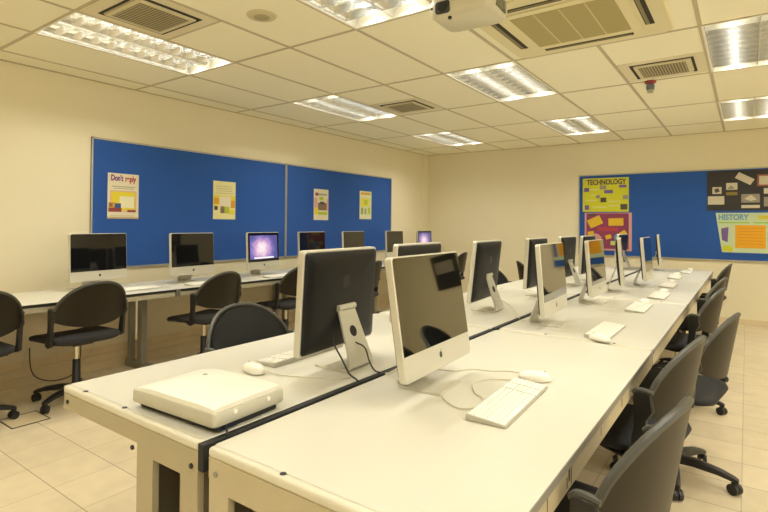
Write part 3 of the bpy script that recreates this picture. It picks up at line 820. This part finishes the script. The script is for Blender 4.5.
# ------------------------------------------------------------------ cables
def cord(label, pts, r, m, group, name='cable'):
    bm = NB(); tube(bm, smoothpath(pts, 6), r, 8)
    return tag(link(name, bm, m, None, smooth=True), label, 'cable', group)
Z = TZ + .0035
CG = 'cables on the centre tables'
cord('thin white keyboard cable looping beside the large computer foot', [(-.615, 1.752, Z + .004), (-.66, 1.74, Z), (-.72, 1.70, Z), (-.74, 1.62, Z), (-.70, 1.54, Z), (-.655, 1.50, Z), (-.64, 1.42, Z), (-.68, 1.38, Z), (-.745, 1.42, Z), (-.765, 1.45, Z)], .002, CORDW, CG)
cord('thin white mouse cable curving behind the large computer foot', [(-.645, 1.82, Z + .006), (-.70, 1.84, Z), (-.76, 1.80, Z), (-.82, 1.78, Z), (-.86, 1.72, Z), (-.93, 1.70, Z), (-1.0, 1.69, Z)], .002, CORDW, CG)
cord('white cable from the scanner-row mouse across the table', [(-1.38, 1.278, Z + .006), (-1.33, 1.29, Z), (-1.27, 1.31, Z), (-1.21, 1.34, Z), (-1.15, 1.37, Z), (-1.11, 1.42, Z)], .002, CORDW, CG)
cord('black power cable hanging from the black-backed computer to the table gap', [(-1.222, 1.46, TZ + .118), (-1.20, 1.43, TZ + .11), (-1.15, 1.42, TZ + .06), (-1.11, 1.41, TZ + .02), (-1.075, 1.405, Z + .004), (-1.064, 1.40, Z + .001)], .0032, CORDB, CG)
cord('black cable looping through the stand of the black-backed computer', [(-1.222, 1.51, TZ + .118), (-1.19, 1.53, TZ + .10), (-1.155, 1.56, TZ + .075), (-1.125, 1.55, TZ + .03), (-1.09, 1.535, Z + .003), (-1.064, 1.53, Z + .001)], .003, CORDB, CG)
cord('grey cable rising from the gap behind the large computer', [(-.935, 1.53, TZ + .085), (-.955, 1.56, TZ + .05), (-.99, 1.55, TZ + .03), (-1.02, 1.53, TZ + .010), (-1.035, 1.525, Z + .002)], .0045, CORDW, CG)
cord('black cable dropping from the scanner into the table gap', [(-1.082, .862, TZ + .014), (-1.072, .857, TZ + .012), (-1.062, .85, TZ + .006), (-1.057, .846, TZ + .002)], .0028, CORDB, CG)
cord('pale cable from third scanner-row computer to the table gap', [(-1.275, 3.03, TZ + .10), (-1.22, 3.05, TZ + .08), (-1.14, 3.02, TZ + .05), (-1.08, 2.96, TZ + .015), (-1.06, 2.93, Z)], .004, CORDW, CG)
cord('dark cable from second keyboard-row computer across the gap', [(-.915, 2.86, TZ + .09), (-.95, 2.90, TZ + .04), (-1.0, 2.88, TZ + .008), (-1.03, 2.87, Z)], .003, CORDW, CG)
CW = 'cables hanging under the wall tables'
cord('black cable hanging in a loop below the wall table by the empty chair', [(-4.325, 1.62, .30), (-4.32, 1.63, .14), (-4.31, 1.68, .06), (-4.26, 1.78, .03), (-4.24, 1.90, .06), (-4.29, 1.97, .16), (-4.325, 1.99, .32)], .004, CORDB, CW)
cord('thin cable sagging against the skirting below the wall table', [(-4.325, 1.80, .28), (-4.31, 1.83, .14), (-4.30, 1.90, .10), (-4.31, 2.06, .16), (-4.325, 2.10, .30)], .003, CORDW, CW)
cord('pale cable loop below wall table near the frame edge', [(-4.325, 1.40, .30), (-4.31, 1.43, .16), (-4.30, 1.50, .13), (-4.31, 1.57, .17), (-4.325, 1.60, .30)], .003, CORDW, CW)

# floor access panel
t = thing('floor_box', 'tiled floor access panel with dark metal edges beside the wall chairs', 'floor panel', (-3.655, 1.35, 0))
bm = NB(); box(bm, -.108, .108, -.105, .105, .0, .002); link('lid', bm, mat('floor_lid', (.68, .56, .35), .4), t)
bm = NB()
box(bm, -.116, -.104, -.108, .108, 0, .003); box(bm, .098, .108, -.108, .108, 0, .003); box(bm, -.116, .108, .100, .108, 0, .0031); box(bm, -.116, .108, -.110, -.102, 0, .0031)
link('frame', bm, mat('box_edge', (.08, .075, .06), .5), t)

# ------------------------------------------------------------------ chairs (face +X)
def grid_shell(bm, P, nu, nv, th):
    def nrm(u, v):
        e = .01
        a = Vector(P(min(u + e, 1), v)) - Vector(P(max(u - e, -1), v)); b = Vector(P(u, min(v + e, 1))) - Vector(P(u, max(v - e, 0)))
        return a.cross(b).normalized()
    A = []; B = []
    for i in range(nu + 1):
        ra, rb = [], []
        for j in range(nv + 1):
            u, v = -1 + 2 * i / nu, j / nv
            p = Vector(P(u, v)); n = nrm(u, v) * th / 2
            ra.append(bm.verts.new(p + n)); rb.append(bm.verts.new(p - n))
        A.append(ra); B.append(rb)
    for i in range(nu):
        for j in range(nv):
            bm.faces.new((A[i][j], A[i + 1][j], A[i + 1][j + 1], A[i][j + 1]))
            bm.faces.new((B[i][j], B[i][j + 1], B[i + 1][j + 1], B[i + 1][j]))
    for i in range(nu):
        bm.faces.new((A[i][0], B[i][0], B[i + 1][0], A[i + 1][0])); bm.faces.new((A[i][nv], A[i + 1][nv], B[i + 1][nv], B[i][nv]))
    for j in range(nv):
        bm.faces.new((A[0][j], A[0][j + 1], B[0][j + 1], B[0][j])); bm.faces.new((A[nu][j], B[nu][j], B[nu][j + 1], A[nu][j + 1]))
    return bm
TH = math.radians(46)
def shell_point(u, v, inset=0., dx=0.):
    k = 1 - inset
    a = u * TH * k
    y = .25 * math.sin(a) / math.sin(TH)
    x = -.232 + .075 * ((1 - math.cos(a)) / (1 - math.cos(TH)))
    uu = abs(u) ** 2.2
    top = .672 + .168 * max(0, 1 - uu) ** .72 - inset * .16
    bot = .60 - .055 * (1 - u * u) + inset * .16
    z = bot + (top - bot) * v
    x -= .17 * (z - .60)
    return (x + dx, y, z)
def chair(label, group):
    t = thing('office_chair', label, 'chair', group=group)
    bm = NB(); grid_shell(bm, lambda u, v: shell_point(u, v), 30, 10, .013); sh = link('backrest', bm, [SHELL], t, smooth=True, sharp=50)
    bm = NB(); grid_shell(bm, lambda u, v: shell_point(u, v, .09, .012), 26, 8, .016); link('back_pad', bm, PAD, sh, smooth=True, sharp=60)
    bm = NB()                                                    # pale rounded rim along the top edge of the shell
    tube(bm, [shell_point(-1 + 2 * i / 30, 1) for i in range(31)], .0105, 8); link('rim', bm, RIM, sh, smooth=True)
    bm = NB(); rings = []
    for s, z in ((.90, .425), (.97, .432), (1, .447), (.97, .462), (.85, .469)):
        ring = []
        for x, y in rrect(.46 * s, .47 * s, .10 * s, 6):
            zz = z - (.030 * max(0, (x - .08) / .15) ** 2) + (.012 * (abs(y) / .235) ** 2)
            ring.append((x + .015, y, zz))
        rings.append(ring)
    loft(bm, rings); link('seat', bm, SEATM, t, smooth=True, sharp=60)
    for s in (-1, 1):
        bm = NB()
        pts = [(-.172, .676), (-.135, .680), (-.118, .672), (-.117, .650), (-.118, .56), (-.105, .47), (-.085, .440), (-.115, .425), (-.150, .440), (-.155, .50), (-.160, .58), (-.182, .615)]
        prism(bm, pts, s * .243, s * .264, 'y', bev=.005); tube(bm, smoothpath([(.03, s * .15, .420), (-.05, s * .20, .424), (-.115, s * .252, .438)], 5), .012, 8, flat=1.2); link('side_arm', bm, CHBLK, t, smooth=True)
        bm = NB(); tube(bm, smoothpath([(-.180, s * .2535, .678), (-.155, s * .2535, .682), (-.130, s * .2535, .681), (-.116, s * .2535, .668)], 5), .0085, 8, flat=1.3); link('arm_lip', bm, RIM, t, smooth=True)
    bm = NB(); box(bm, -.09, .09, -.07, .07, .395, .428, bev=.008); m_ = link('mechanism', bm, CHBLK, t)
    bm = NB(); tube(bm, smoothpath([(.0, -.06, .408), (.01, -.16, .404), (.02, -.22, .392), (.02, -.25, .388)], 4), .006, 8); link('lever', bm, CHBLK, m_, smooth=True)
    bm = NB(); cyl(bm, (0, 0, .25), .0145, .15, n=16); link('gas_lift', bm, CHROME, t, smooth=True)
    bm = NB(); lathe(bm, [(.036, .075), (.038, .12), (.027, .135), (.025, .285), (.020, .29)], 20); link('column_sleeve', bm, CHBLK, t, smooth=True, sharp=50)
    for k in range(5):
        a = 2 * PI * k / 5 + PI; c, s = math.cos(a), math.sin(a)
        bm = NB(); rings = []
        for r, z, w, h in ((.02, .098, .026, .020), (.10, .100, .024, .018), (.20, .088, .020, .014), (.262, .072, .017, .011), (.278, .066, .012, .008)):
            rings.append([(r * c - s * q * w, r * s + c * q * w, z + e * h) for q, e in ((-1, -1), (1, -1), (1, .6), (.55, 1), (-.55, 1), (-1, .6))])
        loft(bm, rings); l_ = link('base_leg', bm, CHBLK, t, smooth=True, sharp=45)
        bm = NB(); wa = a + 1.1 + k; px, py = .262 * c, .262 * s
        dx, dy = math.cos(wa), math.sin(wa)
        for e in (-1, 1):
            cx, cy = px + dx * .012 * e, py + dy * .012 * e
            n_ = 16; ring = lambda off: [(cx + dx * off - dy * .0255 * math.cos(2 * PI * i / n_), cy + dy * off + dx * .0255 * math.cos(2 * PI * i / n_), .0257 + .0255 * math.sin(2 * PI * i / n_)) for i in range(n_)]
            loft(bm, [ring(-.009), ring(.009)])
        cyl(bm, (px, py, .03), .008, .04, n=10)
        box(bm, px - .013, px + .013, py - .013, py + .013, .04, .058, bev=.004)
        link('caster', bm, CHBLK, l_, smooth=True, sharp=45)
    return t
ch0 = None
def place_chair(x, y, rz, label, group):
    global ch0
    if ch0 is None:
        ch0 = chair(label, group); ch0.location = (x, y, 0); ch0.rotation_euler = (0, 0, math.radians(rz)); return
    dup(ch0, (x, y, 0), math.radians(rz), label, group)
GCW, GCR, GCL = 'black chairs along the wall tables', 'black chairs along the keyboard row', 'black chairs along the scanner row'
place_chair(-3.775, 1.71, 186, 'black chair before the dark computer beside the bare wall, whole back visible', GCW)
for x, y, rz, lab in ((-3.80, 1.06, 182, 'black chair at wall table cut off by the picture edge'),
                      (-3.72, 2.72, 188, 'black chair before the computer under the pale yellow poster'),
                      (-3.72, 3.69, 180, 'black chair before the purple wallpaper computer, half hidden by black-backed computer'),
                      (-3.55, 4.62, 190, 'black chair at wall table seen between the two big computers'),
                      (-3.62, 6.98, 186, 'black chair at wall table by the far corner')): place_chair(x, y, rz, lab, GCW)
for x, y, rz, lab in ((-.385, 1.43, 172, 'black chair closest to the camera, high shell back cut by frame bottom'),
                      (-.405, 2.29, 173, 'black chair second along the keyboard row, pushed under the table'),
                      (-.305, 3.02, 172, 'black chair third along the keyboard row, pulled out from the table'),
                      (-.395, 4.22, 174, 'black chair fourth along the keyboard row'),
                      (-.41, 5.10, 175, 'black chair fifth along the keyboard row'),
                      (-.41, 7.05, 175, 'black chair last along the keyboard row by the far wall')): place_chair(x, y, rz, lab, GCR)
for x, y, rz, lab in ((-1.78, 1.70, 0, 'black padded chair facing the table just beyond the scanner'),
                      (-1.80, 4.76, -8, 'black chair turned slightly behind the third black-backed computer'),
                      (-1.86, 5.88, 32, 'black chair edge-on between black-backed computers')): place_chair(x, y, rz, lab, GCL)

# ------------------------------------------------------------------ camera
F, CX, CY = 514.84, 366.2, 217.26
yaw, pitch, roll = math.radians(36.465), math.radians(-.757), math.radians(.519)
fwd = Vector((-math.sin(yaw) * math.cos(pitch), math.cos(yaw) * math.cos(pitch), -math.sin(pitch)))
right = Vector((math.cos(yaw), math.sin(yaw), 0)); up = right.cross(fwd)
r_ = right * math.cos(roll) + up * math.sin(roll); u_ = -right * math.sin(roll) + up * math.cos(roll)
cd = bpy.data.cameras.new('camera'); cam = bpy.data.objects.new('camera', cd); COL.objects.link(cam)
cam.matrix_world = Matrix(((r_.x, u_.x, -fwd.x, 0), (r_.y, u_.y, -fwd.y, 0), (r_.z, u_.z, -fwd.z, 1.251), (0, 0, 0, 1)))
cd.sensor_width = 36; cd.lens = F / 768 * 36
cd.shift_x = -(CX - 384) / 768; cd.shift_y = (CY - 256) / 768
cd.clip_start = .02
S.camera = cam
w = bpy.data.worlds.new('world'); S.world = w; w.use_nodes = True
w.node_tree.nodes['Background'].inputs[0].default_value = (.9, .85, .7, 1); w.node_tree.nodes['Background'].inputs[1].default_value = .3
S.view_settings.view_transform = 'Standard'; S.view_settings.look = 'None'; S.view_settings.exposure = 0; S.view_settings.gamma = 1
S.cycles.max_bounces = 10; S.cycles.diffuse_bounces = 6; S.cycles.glossy_bounces = 5
S.cycles.use_denoising = True; S.cycles.sample_clamp_indirect = 6; S.cycles.sample_clamp_direct = 0
